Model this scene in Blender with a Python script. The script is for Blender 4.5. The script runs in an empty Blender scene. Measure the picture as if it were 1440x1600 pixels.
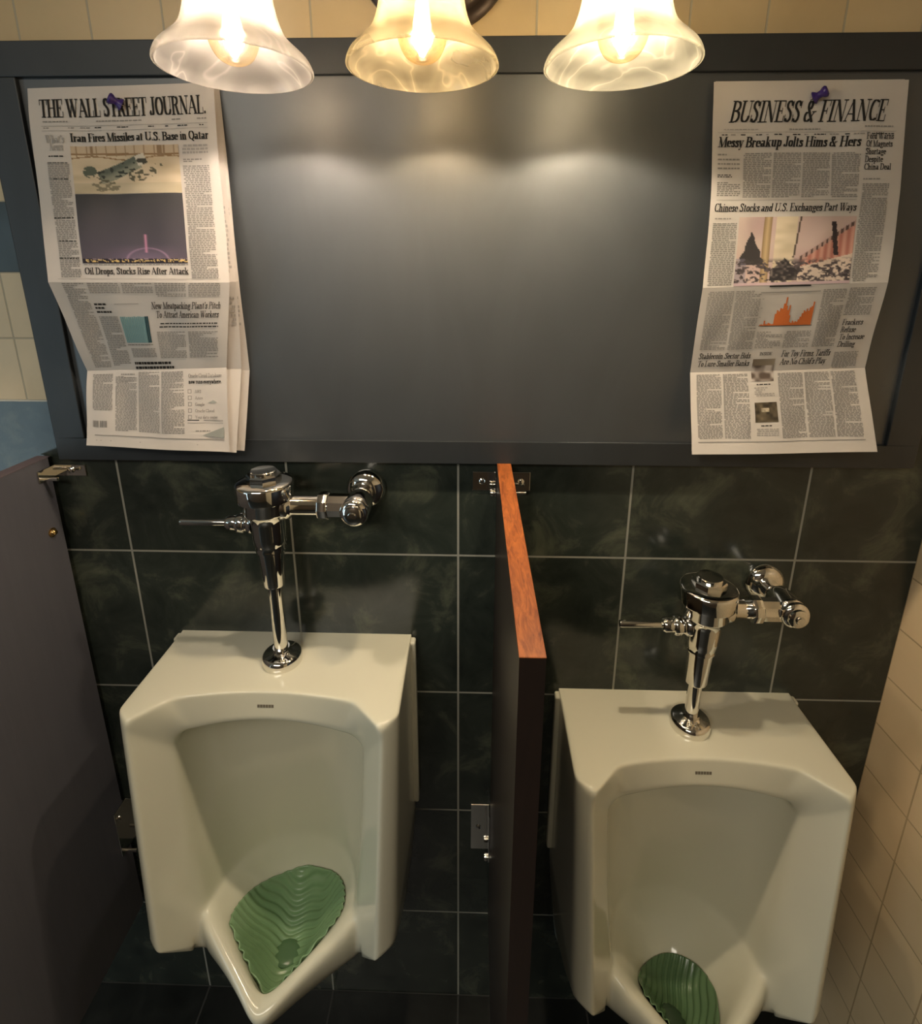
import bpy, bmesh, math, random
from math import sin, cos, pi, radians, sqrt
from mathutils import Vector, Matrix
from mathutils.bvhtree import BVHTree

random.seed(7)
SC = bpy.context.scene
COL = SC.collection

# ------------------------------------------------------------------ camera
# metres; x right along the back wall, y into the wall (wall face at y=0), z=0 at the first grout line under the board
YAW, PIT, ROL = -2.58670546e-02, 2.60813496e-01, 1.36190019e-03
FPX, CYPX = 815.244, 640.0
cam = bpy.data.cameras.new('camera')
cam_o = bpy.data.objects.new('camera', cam)
COL.objects.link(cam_o)
fw = Vector((sin(YAW)*cos(PIT), cos(YAW)*cos(PIT), -sin(PIT)))
rt = Vector((cos(YAW), -sin(YAW), 0))
up = rt.cross(fw)
r2 = cos(ROL)*rt + sin(ROL)*up
u2 = -sin(ROL)*rt + cos(ROL)*up
M = Matrix(((r2.x, u2.x, -fw.x, 0.0271042), (r2.y, u2.y, -fw.y, -0.8584570), (r2.z, u2.z, -fw.z, 0.5070689), (0, 0, 0, 1)))
cam_o.matrix_world = M
cam.sensor_fit = 'VERTICAL'
cam.sensor_height = 32.0
cam.sensor_width = 32.0*0.9
cam.lens = FPX*32.0/1600.0
cam.shift_y = -(800.0-CYPX)/1600.0
cam.clip_start = 0.02
SC.camera = cam_o

# ------------------------------------------------------------------ world, lights, exposure
w = bpy.data.worlds.new('world'); SC.world = w
w.use_nodes = True
w.node_tree.nodes['Background'].inputs[0].default_value = (0.6, 0.7, 1, 1)
w.node_tree.nodes['Background'].inputs[1].default_value = 0.02
SC.view_settings.view_transform = 'Standard'
SC.view_settings.look = 'None'
SC.view_settings.gamma = 1.0
SC.view_settings.use_curve_mapping = False
SC.view_settings.exposure = 1.22

def area(name, loc, target, size, energy, color):
    l = bpy.data.lights.new(name, 'AREA'); l.energy = energy; l.color = color
    l.shape = 'RECTANGLE'; l.size, l.size_y = size
    o = bpy.data.objects.new(name, l); COL.objects.link(o)
    o.location = loc
    o.rotation_euler = (Vector(target)-Vector(loc)).to_track_quat('-Z', 'Y').to_euler()
    return o
area('cool_fill_left', (-2.72, -1.75, 0.0), (-1.0, -1.2, 0.0), (1.1, 2.0), 6.2, (0.60, 0.86, 1.0))  # cool fill added out of view on the left; no doorway is built
area('room_fill_overhead', (-0.65, -1.75, 1.235), (-0.55, -1.60, 0), (1.2, 0.6), 13.0, (1.0, 0.92, 0.77))  # added fill that lifts front-facing surfaces; no ceiling fixture is built

LAMPS = [(-0.243, -0.2, 0.725), (-0.033, -0.2, 0.725), (0.186, -0.2, 0.725)]   # centre of each shade's rim
LAMP_COL = [(1.0, 0.86, 0.75), (1.0, 0.79, 0.54), (1.0, 0.87, 0.68)]
LAMP_W = [8.6, 8.8, 12.0]

# ------------------------------------------------------------------ helpers
def lin(c):
    return tuple(((x/255.0)/12.92 if x/255.0 <= 0.04045 else ((x/255.0+0.055)/1.055)**2.4) for x in c)
def nd(nt, typ, **kw):
    n = nt.nodes.new(typ)
    for k, v in kw.items(): setattr(n, k, v)
    return n
def mat(name, base=(0.5, 0.5, 0.5), rough=0.5, metal=0.0, spec=0.5, **kw):
    m = bpy.data.materials.new(name); m.use_nodes = True
    b = m.node_tree.nodes['Principled BSDF']
    b.inputs['Base Color'].default_value = (*base, 1)
    b.inputs['Roughness'].default_value = rough
    b.inputs['Metallic'].default_value = metal
    b.inputs['Specular IOR Level'].default_value = spec
    for k, v in kw.items(): b.inputs[k].default_value = v
    return m
def math_n(nt, op, a, b=None):
    n = nd(nt, 'ShaderNodeMath', operation=op)
    for i, v in enumerate((a, b)):
        if v is None: continue
        if isinstance(v, (int, float)): n.inputs[i].default_value = v
        else: nt.links.new(v, n.inputs[i])
    return n.outputs[0]
def ramp(nt, fac, stops):
    r = nd(nt, 'ShaderNodeValToRGB')
    e = r.color_ramp.elements
    while len(e) < len(stops): e.new(0.5)
    for i, (p, c) in enumerate(stops):
        e[i].position = p; e[i].color = (*c, 1)
    nt.links.new(fac, r.inputs[0])
    return r.outputs[0]
def noise(nt, vec, scale, detail=4, rough=0.55, dist=0.0):
    n = nd(nt, 'ShaderNodeTexNoise')
    n.inputs['Scale'].default_value = scale; n.inputs['Detail'].default_value = detail
    n.inputs['Roughness'].default_value = rough; n.inputs['Distortion'].default_value = dist
    if vec is not None: nt.links.new(vec, n.inputs['Vector'])
    return n.outputs['Fac']
def mixc(nt, fac, a, b, blend='MIX'):
    n = nd(nt, 'ShaderNodeMix', data_type='RGBA', blend_type=blend)
    if isinstance(fac, (int, float)): n.inputs[0].default_value = fac
    else: nt.links.new(fac, n.inputs[0])
    for i, v in ((6, a), (7, b)):
        if isinstance(v, tuple): n.inputs[i].default_value = (*v, 1)
        else: nt.links.new(v, n.inputs[i])
    return n.outputs[2]

def tile_mat(name, axes, pitch, origin, mortar, cols, grout, rough, grout_rough=0.8, bump=0.3, nscale=9.0, var=0.0, surf_bump=0.0, spec=0.5):
    """square tiles laid on the plane of the two given axes; cols = colour stops over a noise"""
    m = bpy.data.materials.new(name); m.use_nodes = True
    nt = m.node_tree; b = nt.nodes['Principled BSDF']; b.inputs['Specular IOR Level'].default_value = spec
    tc = nd(nt, 'ShaderNodeTexCoord')
    sp = nd(nt, 'ShaderNodeSeparateXYZ'); nt.links.new(tc.outputs['Object'], sp.inputs[0])
    cb = nd(nt, 'ShaderNodeCombineXYZ')
    for i in (0, 1):
        nt.links.new(math_n(nt, 'SUBTRACT', sp.outputs[axes[i]], origin[i]-pitch*60), cb.inputs[i])
    br = nd(nt, 'ShaderNodeTexBrick', offset=0.0, squash=1.0)
    br.inputs['Scale'].default_value = 1.0
    br.inputs['Mortar Size'].default_value = mortar
    br.inputs['Mortar Smooth'].default_value = 0.25
    br.inputs['Brick Width'].default_value = pitch
    br.inputs['Row Height'].default_value = pitch
    br.inputs['Color1'].default_value = (1, 1, 1, 1); br.inputs['Color2'].default_value = (1-var, 1-var, 1-var, 1)
    nt.links.new(cb.outputs[0], br.inputs['Vector'])
    nf = noise(nt, tc.outputs['Object'], nscale, 8, 0.62, 0.6)
    c = ramp(nt, nf, cols)
    c = mixc(nt, 1.0, c, br.outputs['Color'], 'MULTIPLY')
    # the brick texture's own mortar colour is replaced
    c2 = mixc(nt, br.outputs['Fac'], c, grout)
    nt.links.new(c2, b.inputs['Base Color'])
    rn = noise(nt, tc.outputs['Object'], nscale*1.7, 5)
    rr = math_n(nt, 'ADD', math_n(nt, 'MULTIPLY', rn, rough*0.7), rough*0.65)
    rg = nd(nt, 'ShaderNodeMix', data_type='FLOAT')
    nt.links.new(br.outputs['Fac'], rg.inputs[0]); nt.links.new(rr, rg.inputs[2]); rg.inputs[3].default_value = grout_rough
    nt.links.new(rg.outputs[0], b.inputs['Roughness'])
    h = math_n(nt, 'SUBTRACT', math_n(nt, 'MULTIPLY', nf, surf_bump), br.outputs['Fac'])
    bp = nd(nt, 'ShaderNodeBump'); bp.inputs['Strength'].default_value = bump; bp.inputs['Distance'].default_value = 0.002
    nt.links.new(h, bp.inputs['Height']); nt.links.new(bp.outputs[0], b.inputs['Normal'])
    return m

ROOT = {}
def link(name, bm, mats, parent=None, smooth=False, recalc=True, bevel=0.0, seg=3, ang=35):
    if recalc: bmesh.ops.recalc_face_normals(bm, faces=bm.faces)
    me = bpy.data.meshes.new(name)
    root = parent
    while root is not None and root.parent is not None: root = root.parent
    if root is not None and root in ROOT:
        bmesh.ops.translate(bm, verts=bm.verts, vec=-ROOT[root])
    if smooth:
        for f in bm.faces: f.smooth = True
        if smooth != 'all':
            for e in bm.edges:
                if len(e.link_faces) == 2 and e.calc_face_angle(0) > radians(ang): e.smooth = False
    bm.to_mesh(me); bm.free()
    o = bpy.data.objects.new(name, me)
    COL.objects.link(o)
    for m in (mats if isinstance(mats, (list, tuple)) else [mats]): me.materials.append(m)
    if parent is not None: o.parent = parent
    if bevel:
        md = o.modifiers.new('bevel', 'BEVEL'); md.width = bevel; md.segments = seg; md.limit_method = 'ANGLE'; md.angle_limit = radians(ang)
        md.harden_normals = False
    return o
def thing(name, label, cat, loc, group=None):
    o = bpy.data.objects.new(name, None); COL.objects.link(o)
    o.empty_display_size = 0.05
    o.location = loc; ROOT[o] = Vector(loc)
    o['label'] = label; o['category'] = cat
    if group: o['group'] = group
    return o
def struct(o):
    o['kind'] = 'structure'; return o
def box(bm, x0, x1, y0, y1, z0, z1, mi=0):
    vs = [bm.verts.new((x, y, z)) for x in (x0, x1) for y in (y0, y1) for z in (z0, z1)]
    for q in ((0, 1, 3, 2), (4, 6, 7, 5), (0, 4, 5, 1), (2, 3, 7, 6), (0, 2, 6, 4), (1, 5, 7, 3)):
        f = bm.faces.new([vs[i] for i in q]); f.material_index = mi
def frame_of(d):
    d = Vector(d).normalized()
    a = Vector((0, 0, 1)) if abs(d.z) < 0.9 else Vector((1, 0, 0))
    x = a.cross(d).normalized(); y = d.cross(x)
    return x, y, d
def lathe(bm, prof, org, axis=(0, 0, 1), n=40, close=True, rot=0.0):
    """prof: list of (radius, distance along axis); n small gives a hex nut"""
    x, y, d = frame_of(axis); org = Vector(org)
    rings = []
    for r, t in prof:
        if r < 1e-6: rings.append([bm.verts.new(org+d*t)])
        else: rings.append([bm.verts.new(org+d*t+(x*cos(rot+2*pi*k/n)+y*sin(rot+2*pi*k/n))*r) for k in range(n)])
    for a, b in zip(rings, rings[1:]):
        for k in range(n):
            j = (k+1) % n
            if len(a) == 1 and len(b) == 1: continue
            if len(a) == 1: bm.faces.new((a[0], b[k], b[j]))
            elif len(b) == 1: bm.faces.new((a[k], b[0], a[j]))
            else: bm.faces.new((a[k], b[k], b[j], a[j]))
    if close:
        for rg in (rings[0], rings[-1]):
            if len(rg) > 2: bm.faces.new(rg)
def tube(bm, pts, r, n=16):
    pts = [Vector(p) for p in pts]
    rings = []; x = None
    for i, p in enumerate(pts):
        d = (pts[min(i+1, len(pts)-1)]-pts[max(i-1, 0)]).normalized()
        if x is None: x, y, _ = frame_of(d)
        else:
            x = (x-d*x.dot(d)).normalized(); y = d.cross(x)
        rr = r[i] if isinstance(r, (list, tuple)) else r
        rings.append([bm.verts.new(p+(x*cos(2*pi*k/n)+y*sin(2*pi*k/n))*rr) for k in range(n)])
    for a, b in zip(rings, rings[1:]):
        for k in range(n): bm.faces.new((a[k], a[(k+1) % n], b[(k+1) % n], b[k]))
    bm.faces.new(rings[0]); bm.faces.new(rings[-1])
def smooth_curve(pts, n):
    pts = [Vector(p) for p in pts]; out = []
    for i in range(len(pts)-1):
        p0, p1, p2, p3 = pts[max(i-1, 0)], pts[i], pts[i+1], pts[min(i+2, len(pts)-1)]
        for k in range(n):
            t = k/n
            out.append(0.5*((2*p1)+(p2-p0)*t+(2*p0-5*p1+4*p2-p3)*t*t+(3*p1-p0-3*p2+p3)*t**3))
    out.append(pts[-1]); return out

# ------------------------------------------------------------------ materials
M_slate = tile_mat('slate_tile', (0, 2), 0.305, (0, 0), 0.0022,
                   [(0.32, (0.020, 0.026, 0.023)), (0.54, (0.038, 0.047, 0.039)), (0.72, (0.110, 0.122, 0.088))],
                   (0.30, 0.30, 0.26), 0.16, 0.8, 0.35, 11.0, 0.25, 0.35)
M_slate_floor = tile_mat('slate_floor_tile', (0, 1), 0.305, (0, 0), 0.0025,
                   [(0.25, (0.008, 0.009, 0.009)), (0.5, (0.014, 0.016, 0.015)), (0.75, (0.028, 0.030, 0.028))],
                   (0.045, 0.045, 0.042), 0.35, 0.8, 0.35, 11.0, 0.2, 0.3)
BEIGE = [(0.2, (0.56, 0.43, 0.25)), (0.5, (0.61, 0.48, 0.28)), (0.8, (0.66, 0.52, 0.31))]
M_beige_back = tile_mat('beige_wall_tile', (0, 2), 0.1073, (0.326, 0.2885), 0.0016, BEIGE, (0.42, 0.38, 0.29), 0.32, 0.8, 0.5, 7.0, 0.08, 0.1)
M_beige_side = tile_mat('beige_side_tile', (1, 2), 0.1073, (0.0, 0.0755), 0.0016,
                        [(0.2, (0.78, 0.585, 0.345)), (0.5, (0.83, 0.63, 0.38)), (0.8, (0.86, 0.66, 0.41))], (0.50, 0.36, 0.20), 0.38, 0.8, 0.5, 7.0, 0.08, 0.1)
M_accent = tile_mat('dark_accent_tile', (0, 2), 0.1073, (0.326, 0.2885), 0.0012, [(0.2, (0.030, 0.045, 0.052)), (0.8, (0.05, 0.07, 0.08))], (0.1, 0.11, 0.11), 0.4, 0.8, 0.4)
M_darkwall = mat('unseen_dark_wall', (0.10, 0.075, 0.055), 0.5)  # unseen front wall, darkened to cut fill and dim the chrome reflections
M_plaster = mat('plaster', (0.55, 0.52, 0.47), 0.8)

def board_mat(name, rough, base, spec=0.9, ior=1.62):
    m = mat(name, base, rough, 0, spec, IOR=ior)
    nt = m.node_tree; b = nt.nodes['Principled BSDF']
    tc = nd(nt, 'ShaderNodeTexCoord')
    mp = nd(nt, 'ShaderNodeMapping'); mp.inputs['Rotation'].default_value = (0, radians(-25), 0); mp.inputs['Scale'].default_value = (3, 3, 1.0)
    nt.links.new(tc.outputs['Object'], mp.inputs[0])
    n1 = noise(nt, mp.outputs[0], 3.0, 5, 0.6, 1.2)
    c = ramp(nt, n1, [(0.35, base), (0.75, tuple(x*1.25+0.003 for x in base))])
    nt.links.new(c, b.inputs['Base Color'])
    n2 = noise(nt, tc.outputs['Object'], 6.0, 5)
    nt.links.new(math_n(nt, 'ADD', math_n(nt, 'MULTIPLY', n2, 0.12), rough-0.06), b.inputs['Roughness'])
    return m
M_board = board_mat('chalkboard_paint', 0.43, (0.036, 0.041, 0.046))
M_frame = board_mat('black_frame_paint', 0.50, (0.018, 0.0215, 0.025), 0.65, 1.5)

M_porc = mat('porcelain', (0.70, 0.68, 0.545), 0.13, 0, 0.5)
M_chrome = mat('chrome', (0.80, 0.78, 0.74), 0.07, 1.0)
M_bronze = mat('dark_bronze', (0.045, 0.032, 0.026), 0.35, 0.7)
M_brass = mat('brass', (0.75, 0.50, 0.22), 0.25, 1.0)
M_dark = mat('dark_mark', (0.17, 0.15, 0.11), 0.5)
M_pin = mat('purple_plastic', (0.045, 0.020, 0.16), 0.3)

def wood_mat(name, c0, c1, scale, rough):
    m = mat(name, c0, rough)
    nt = m.node_tree; b = nt.nodes['Principled BSDF']
    tc = nd(nt, 'ShaderNodeTexCoord')
    mp = nd(nt, 'ShaderNodeMapping'); mp.inputs['Scale'].default_value = scale
    nt.links.new(tc.outputs['Object'], mp.inputs[0])
    n1 = noise(nt, mp.outputs[0], 1.0, 8, 0.7, 1.0)
    nt.links.new(ramp(nt, n1, [(0.3, c0), (0.52, tuple((a+b_)/2 for a, b_ in zip(c0, c1))), (0.72, c1)]), b.inputs['Base Color'])
    return m
M_edge = wood_mat('mahogany_edge_lit', (0.10, 0.020, 0.005), (0.46, 0.135, 0.028), (160, 26, 26), 0.38)  # lamp-lit orange of the divider top is put into the wood colour
M_lam = wood_mat('dark_laminate', (0.018, 0.012, 0.010), (0.026, 0.016, 0.013), (60, 60, 4), 0.34)
M_lam_grey = wood_mat('grey_violet_laminate', (0.120, 0.122, 0.150), (0.136, 0.138, 0.166), (60, 60, 4), 0.42)
M_edge_grey = wood_mat('grey_brown_edge', (0.12, 0.092, 0.105), (0.16, 0.125, 0.135), (160, 26, 26), 0.45)

# ------------------------------------------------------------------ the setting
FLOOR, CEIL, XR, XL, YF = -1.193, 1.25, 0.825, -2.8, -2.6
bm = bmesh.new()
def wall_quad(bm, x0, x1, z0, z1, mi):
    f = bm.faces.new([bm.verts.new(p) for p in ((x0, 0, z0), (x1, 0, z0), (x1, 0, z1), (x0, 0, z1))]); f.material_index = mi
for z0, z1, mi in ((FLOOR, 0.2885, 0), (0.2885, 0.5031, 1), (0.5031, 0.6104, 2), (0.6104, CEIL, 1)):
    wall_quad(bm, XL, XR, z0, z1, mi)
bmesh.ops.remove_doubles(bm, verts=bm.verts, dist=1e-5)
struct(link('wall_back', bm, [M_slate, M_beige_back, M_accent], recalc=False))
def plane(name, pts, m):
    bm = bmesh.new(); bm.faces.new([bm.verts.new(p) for p in pts])
    return struct(link(name, bm, m, recalc=False))
plane('wall_right', [(XR, 0, FLOOR), (XR, YF, FLOOR), (XR, YF, CEIL), (XR, 0, CEIL)], M_beige_side)
plane('wall_left', [(XL, YF, FLOOR), (XL, 0, FLOOR), (XL, 0, CEIL), (XL, YF, CEIL)], M_beige_side)
plane('wall_front', [(XR, YF, FLOOR), (XL, YF, FLOOR), (XL, YF, CEIL), (XR, YF, CEIL)], M_darkwall)
plane('floor', [(XL, YF, FLOOR), (XR, YF, FLOOR), (XR, 0, FLOOR), (XL, 0, FLOOR)], M_slate_floor)
plane('ceiling', [(XL, 0, CEIL), (XR, 0, CEIL), (XR, YF, CEIL), (XL, YF, CEIL)], M_plaster)

M_caulk = mat('pale_caulk', (0.55, 0.54, 0.48), 0.6)
for i, q in enumerate(((-0.700, 0.768, -0.005, -0.0002, 0.8242, 0.8275), (-0.7005, -0.6973, -0.005, -0.0002, 0.2900, 0.8242), (-2.0, -0.6973, -0.0012, -0.0002, 0.2865, 0.2895))):
    bm = bmesh.new(); box(bm, *q)
    struct(link('trim_%d' % (i+1), bm, M_caulk))

# ------------------------------------------------------------------ chalkboard
bx0, bx1, bz0, bz1 = -0.697, 0.765, 0.186, 0.824
t = thing('chalkboard', 'wide black chalkboard in a black painted frame above the urinals', 'chalkboard', (0.034, 0, bz0))
bm = bmesh.new(); box(bm, bx0+0.03, bx1-0.03, -0.012, -0.001, bz0+0.03, bz1-0.03)
link('writing_panel', bm, M_board, t)
fw_, ft, fb = 0.053, 0.046, 0.040
bm = bmesh.new()
for (a0, a1, c0, c1) in ((bx0, bx1, bz1-ft, bz1), (bx0, bx1, bz0, bz0+fb), (bx0, bx0+fw_, bz0+fb, bz1-ft), (bx1-fw_, bx1, bz0+fb, bz1-ft)):
    box(bm, a0, a1, -0.019, -0.0005, c0, c1)
bmesh.ops.remove_doubles(bm, verts=bm.verts, dist=1e-5)
link('frame', bm, M_frame, t, bevel=0.0015, seg=2)

# ------------------------------------------------------------------ urinals
UH = 0.72
def urinal_curves():
    O, B, S, seg = [], [], [], []
    n = 10
    for i in range(n):                       # top arch
        q = i/n
        O.append((0.15*q, 0.147+0.018*q*q, 0.0)); B.append((0.122*q, 0.160+0.005*q*q, 0.050+0.016*q*q)); S.append((0.055, 0.072)); seg.append('top')
    n = 8
    for i in range(n):                       # rounded upper corner
        q = i/n; a = q*pi/2
        if q < 0.8:
            k = q/0.8; o = (0.15+0.050*k, 0.165+0.051*k, 0.0)
        else:
            k = (q-0.8)/0.2; o = (0.200+0.003*k, 0.216-0.001*k, 0.018*k)
        O.append(o); B.append((0.122+0.037*sin(a), 0.165+0.002*q, 0.105-0.039*cos(a))); S.append((0.052, 0.075+0.035*q)); seg.append('cor')
    n = 16
    for i in range(n+1):                     # inner edge of the wing
        q = i/n
        O.append((0.203-0.017*q, 0.215+0.047*q, 0.02+0.41*q))
        B.append((0.159-0.009*q-0.017*q*q, 0.167+0.022*q, 0.105+0.325*q)); S.append((0.050-0.003*q, 0.11+0.34*q)); seg.append('side')
    sp = smooth_curve([(0.047, 0.452, 0), (0.062, 0.512, 0), (0.100, 0.556, 0), (0.150, 0.575, 0), (0.200, 0.572, 0), (0.245, 0.545, 0), (0.273, 0.503, 0)], 10)
    n = 18
    for i in range(1, n+1):                  # the V shaped lip
        q = i/n
        x = 0.133*(1-q)
        e = max(0.0, q-0.86)
        y = 0.189+0.098*q-0.36*e*e
        if q < 0.12: y -= 0.004*sin(pi*q/0.12)
        h = 0.432+0.052*q
        B.append((x, y, h))
        O.append((x+0.0145*sqrt(max(0, 1-q))*(1 if q < 1 else 0), y+0.0195+0.014*q**4, h-0.002))
        s = sp[min(len(sp)-1, int(round(q*(len(sp)-1))))]
        S.append((s.x, s.y)); seg.append('lip')
    return O, B, S, seg
OO, BB, SS, SG = urinal_curves()
NT = 11
def interior_pt(i, k):
    th = (k/NT)*pi/2
    b = BB[i]; s = SS[i]
    x = b[0]*cos(th)**0.85
    f = 1-sin(th)**1.0
    return (x, s[0]+(b[1]-s[0])*f, s[1]+(b[2]-s[1])*f)
def interior(bm, T):
    fs = []
    for sx in (1, -1):
        g = [[bm.verts.new(T(interior_pt(i, k), sx)) for k in range(NT+1)] for i in range(len(BB))]
        for i in range(len(BB)-1):
            for k in range(NT):
                q = (g[i][k], g[i+1][k], g[i+1][k+1], g[i][k+1])
                try: fs.append(bm.faces.new(q))
                except ValueError: pass
    return fs
def T0(p, sx): return Vector((sx*p[0], -p[1], UH-p[2]))
BASIN_BVH = []
def make_urinal(label, loc, group):
    t = thing('urinal', label, 'urinal', loc, group)
    bm = bmesh.new()
    def face(*pts):
        vs = []
        for p in pts:
            v = T0(p, sx)
            vs.append(bm.verts.new(v))
        try: bm.faces.new(vs)
        except ValueError: pass
    def lp(a, b, f): return tuple(x+(y-x)*f for x, y in zip(a, b))
    iN = SG.index('lip')                     # first lip index
    crease = []
    for sx in (1, -1):
        # front faces between the outer edge and the opening
        cols = (0.0, 0.12, 0.45, 0.736, 1.0)
        for i in range(iN-1):
            for c0, c1 in zip(cols, cols[1:]):
                face(lp(OO[i], BB[i], c0), lp(OO[i+1], BB[i+1], c0), lp(OO[i+1], BB[i+1], c1), lp(OO[i], BB[i], c1))
        ov = [lp(OO[iN-1], BB[iN-1], 0.736)]+OO[iN:]
        bv = [BB[iN-1]]+BB[iN:]
        for i in range(len(ov)-1):
            face(ov[i], ov[i+1], bv[i+1], bv[i])
        # top plate
        it = [i for i in range(iN) if OO[i][2] == 0.0]
        for a, b in zip(it, it[1:]):
            for c0, c1 in ((0, .07), (.07, .5), (.5, 1)):
                bk = lambda i: (OO[i][0]*0.226/0.200, 0, 0)
                face(lp(OO[a], bk(a), c0), lp(OO[b], bk(b), c0), lp(OO[b], bk(b), c1), lp(OO[a], bk(a), c1))
        tip = OO[it[-1]]
        def bc(h): return (0.226-0.011*h/0.43, 0.190+0.045*h/0.43, h)
        xb = tip[0]*0.226/0.200
        m7 = lp(tip, (xb, 0, 0), .07); m5 = lp(tip, (xb, 0, 0), .5)
        b7 = lp(bc(0), (0.224, 0, 0), .07); b5 = lp(bc(0), (0.224, 0, 0), .5)
        face(tip, bc(0), b7, m7); face(m7, b7, b5, m5); face(m5, b5, (0.224, 0, 0), (xb, 0, 0))
        # chamfer and side
        ed = [OO[i] for i in range(it[-1], iN)]
        for a, b in zip(ed, ed[1:]):
            face(a, bc(a[2]), bc(b[2]), b)
            for c0, c1 in ((0, .07), (.07, .5), (.5, 1)):
                A0, A1 = bc(a[2]), (0.224, 0, a[2]); B0, B1 = bc(b[2]), (0.224, 0, b[2])
                face(lp(A0, A1, c0), lp(A0, A1, c1), lp(B0, B1, c1), lp(B0, B1, c0))
        e0 = ed[-1]; be = bc(e0[2]); bb_ = (0.224, 0, e0[2])
        # lower body
        m_ = len(ov)-1
        qs = [i/m_ for i in range(m_+1)]
        rows = [ov, [(p[0]-0.008*(1-q), p[1]+0.004*(1-q), p[2]+0.03+0.05*(1-q)**2) for p, q in zip(ov, qs)]]
        rows.append([(0.150*(1-q), 0.19+0.065*q, 0.530+0.075*q) for q in qs])
        rows.append([(0.19*(1-q)**0.8, 0.10+0.04*q, 0.60+0.095*q) for q in qs])
        rows.append([(0.20*(1-q)**0.7, 0, 0.70+0.018*q) for q in qs])
        for r0, r1 in zip(rows, rows[1:]):
            for i in range(m_): face(r0[i], r0[i+1], r1[i+1], r1[i])
        face(be, rows[4][0], rows[3][0]); face(be, rows[3][0], rows[2][0]); face(be, rows[2][0], rows[1][0])
        Lr = []
        for c in (0.0, 0.12, 0.45, 0.736):
            q = c/0.736; P0 = lp(e0, BB[iN-1], c)
            dl = tuple(x-y for x, y in zip(rows[1][0], rows[0][0]))
            Lr.append((P0, tuple(x+d*q for x, d in zip(P0, dl))))
        face(Lr[0][0], Lr[1][0], Lr[1][1])
        for a, b in zip(Lr[1:], Lr[2:]): face(a[0], b[0], b[1], a[1])
        for a, b in zip(Lr, Lr[1:]): face(be, a[1], b[1])
        crease += [T0(p[1], sx) for p in Lr]+[T0(be, sx)]
        b7 = lp(be, bb_, .07); b5 = lp(be, bb_, .5)
        face(be, b7, rows[4][0]); face(b7, b5, rows[4][0]); face(b5, bb_, rows[4][0])
    interior(bm, T0)
    bmesh.ops.remove_doubles(bm, verts=bm.verts, dist=4e-4)
    bmesh.ops.dissolve_degenerate(bm, edges=bm.edges, dist=1e-4)
    cl = bm.edges.layers.float.get('crease_edge') or bm.edges.layers.float.new('crease_edge')
    for e in bm.edges:
        if all(min((v.co-c).length for c in crease) < 1e-3 for v in e.verts): e[cl] = 0.75
    bmesh.ops.translate(bm, verts=bm.verts, vec=ROOT[t])
    o = link('basin', bm, M_porc, t, smooth='all')
    sb = o.modifiers.new('round', 'SUBSURF'); sb.levels = 2; sb.render_levels = 2
    # mounting flange against the wall
    bm = bmesh.new(); box(bm, -0.233, 0.233, -0.020, -0.0006, UH-0.395, UH-0.004)
    bmesh.ops.translate(bm, verts=bm.verts, vec=ROOT[t])
    link('wall_flange', bm, M_porc, t, bevel=0.004, seg=3)
    # maker's mark: a short illegible dark print on the fascia, laid on the glazed surface
    dg = bpy.context.evaluated_depsgraph_get(); dg.update()
    bv = BVHTree.FromObject(o, dg)
    BASIN_BVH.append(bv)
    bm = bmesh.new(); x = -0.0165
    def on(x, h):
        hit = bv.ray_cast(Vector((x, -0.5, UH-h)), Vector((0, 1, 0)))
        return hit[0]+Vector((0, -0.0004, 0))+ROOT[t]
    for k in range(6):
        bm.faces.new([bm.verts.new(on(*q)) for q in ((x, 0.0265), (x+0.0041, 0.0265), (x+0.0041, 0.0215), (x, 0.0215))]); x += 0.0047
    link('maker_mark', bm, M_dark, t)
    return t
UL = (-0.314, 0, -0.172-UH); UR = (0.4225, 0, -0.290-UH)
make_urinal('white porcelain urinal left of the wooden partition, mounted higher with the pale green mat', UL, 'wall urinals')
make_urinal('white porcelain urinal beside the beige tiled wall, mounted lower with the dark green mat', UR, 'wall urinals')

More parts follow.
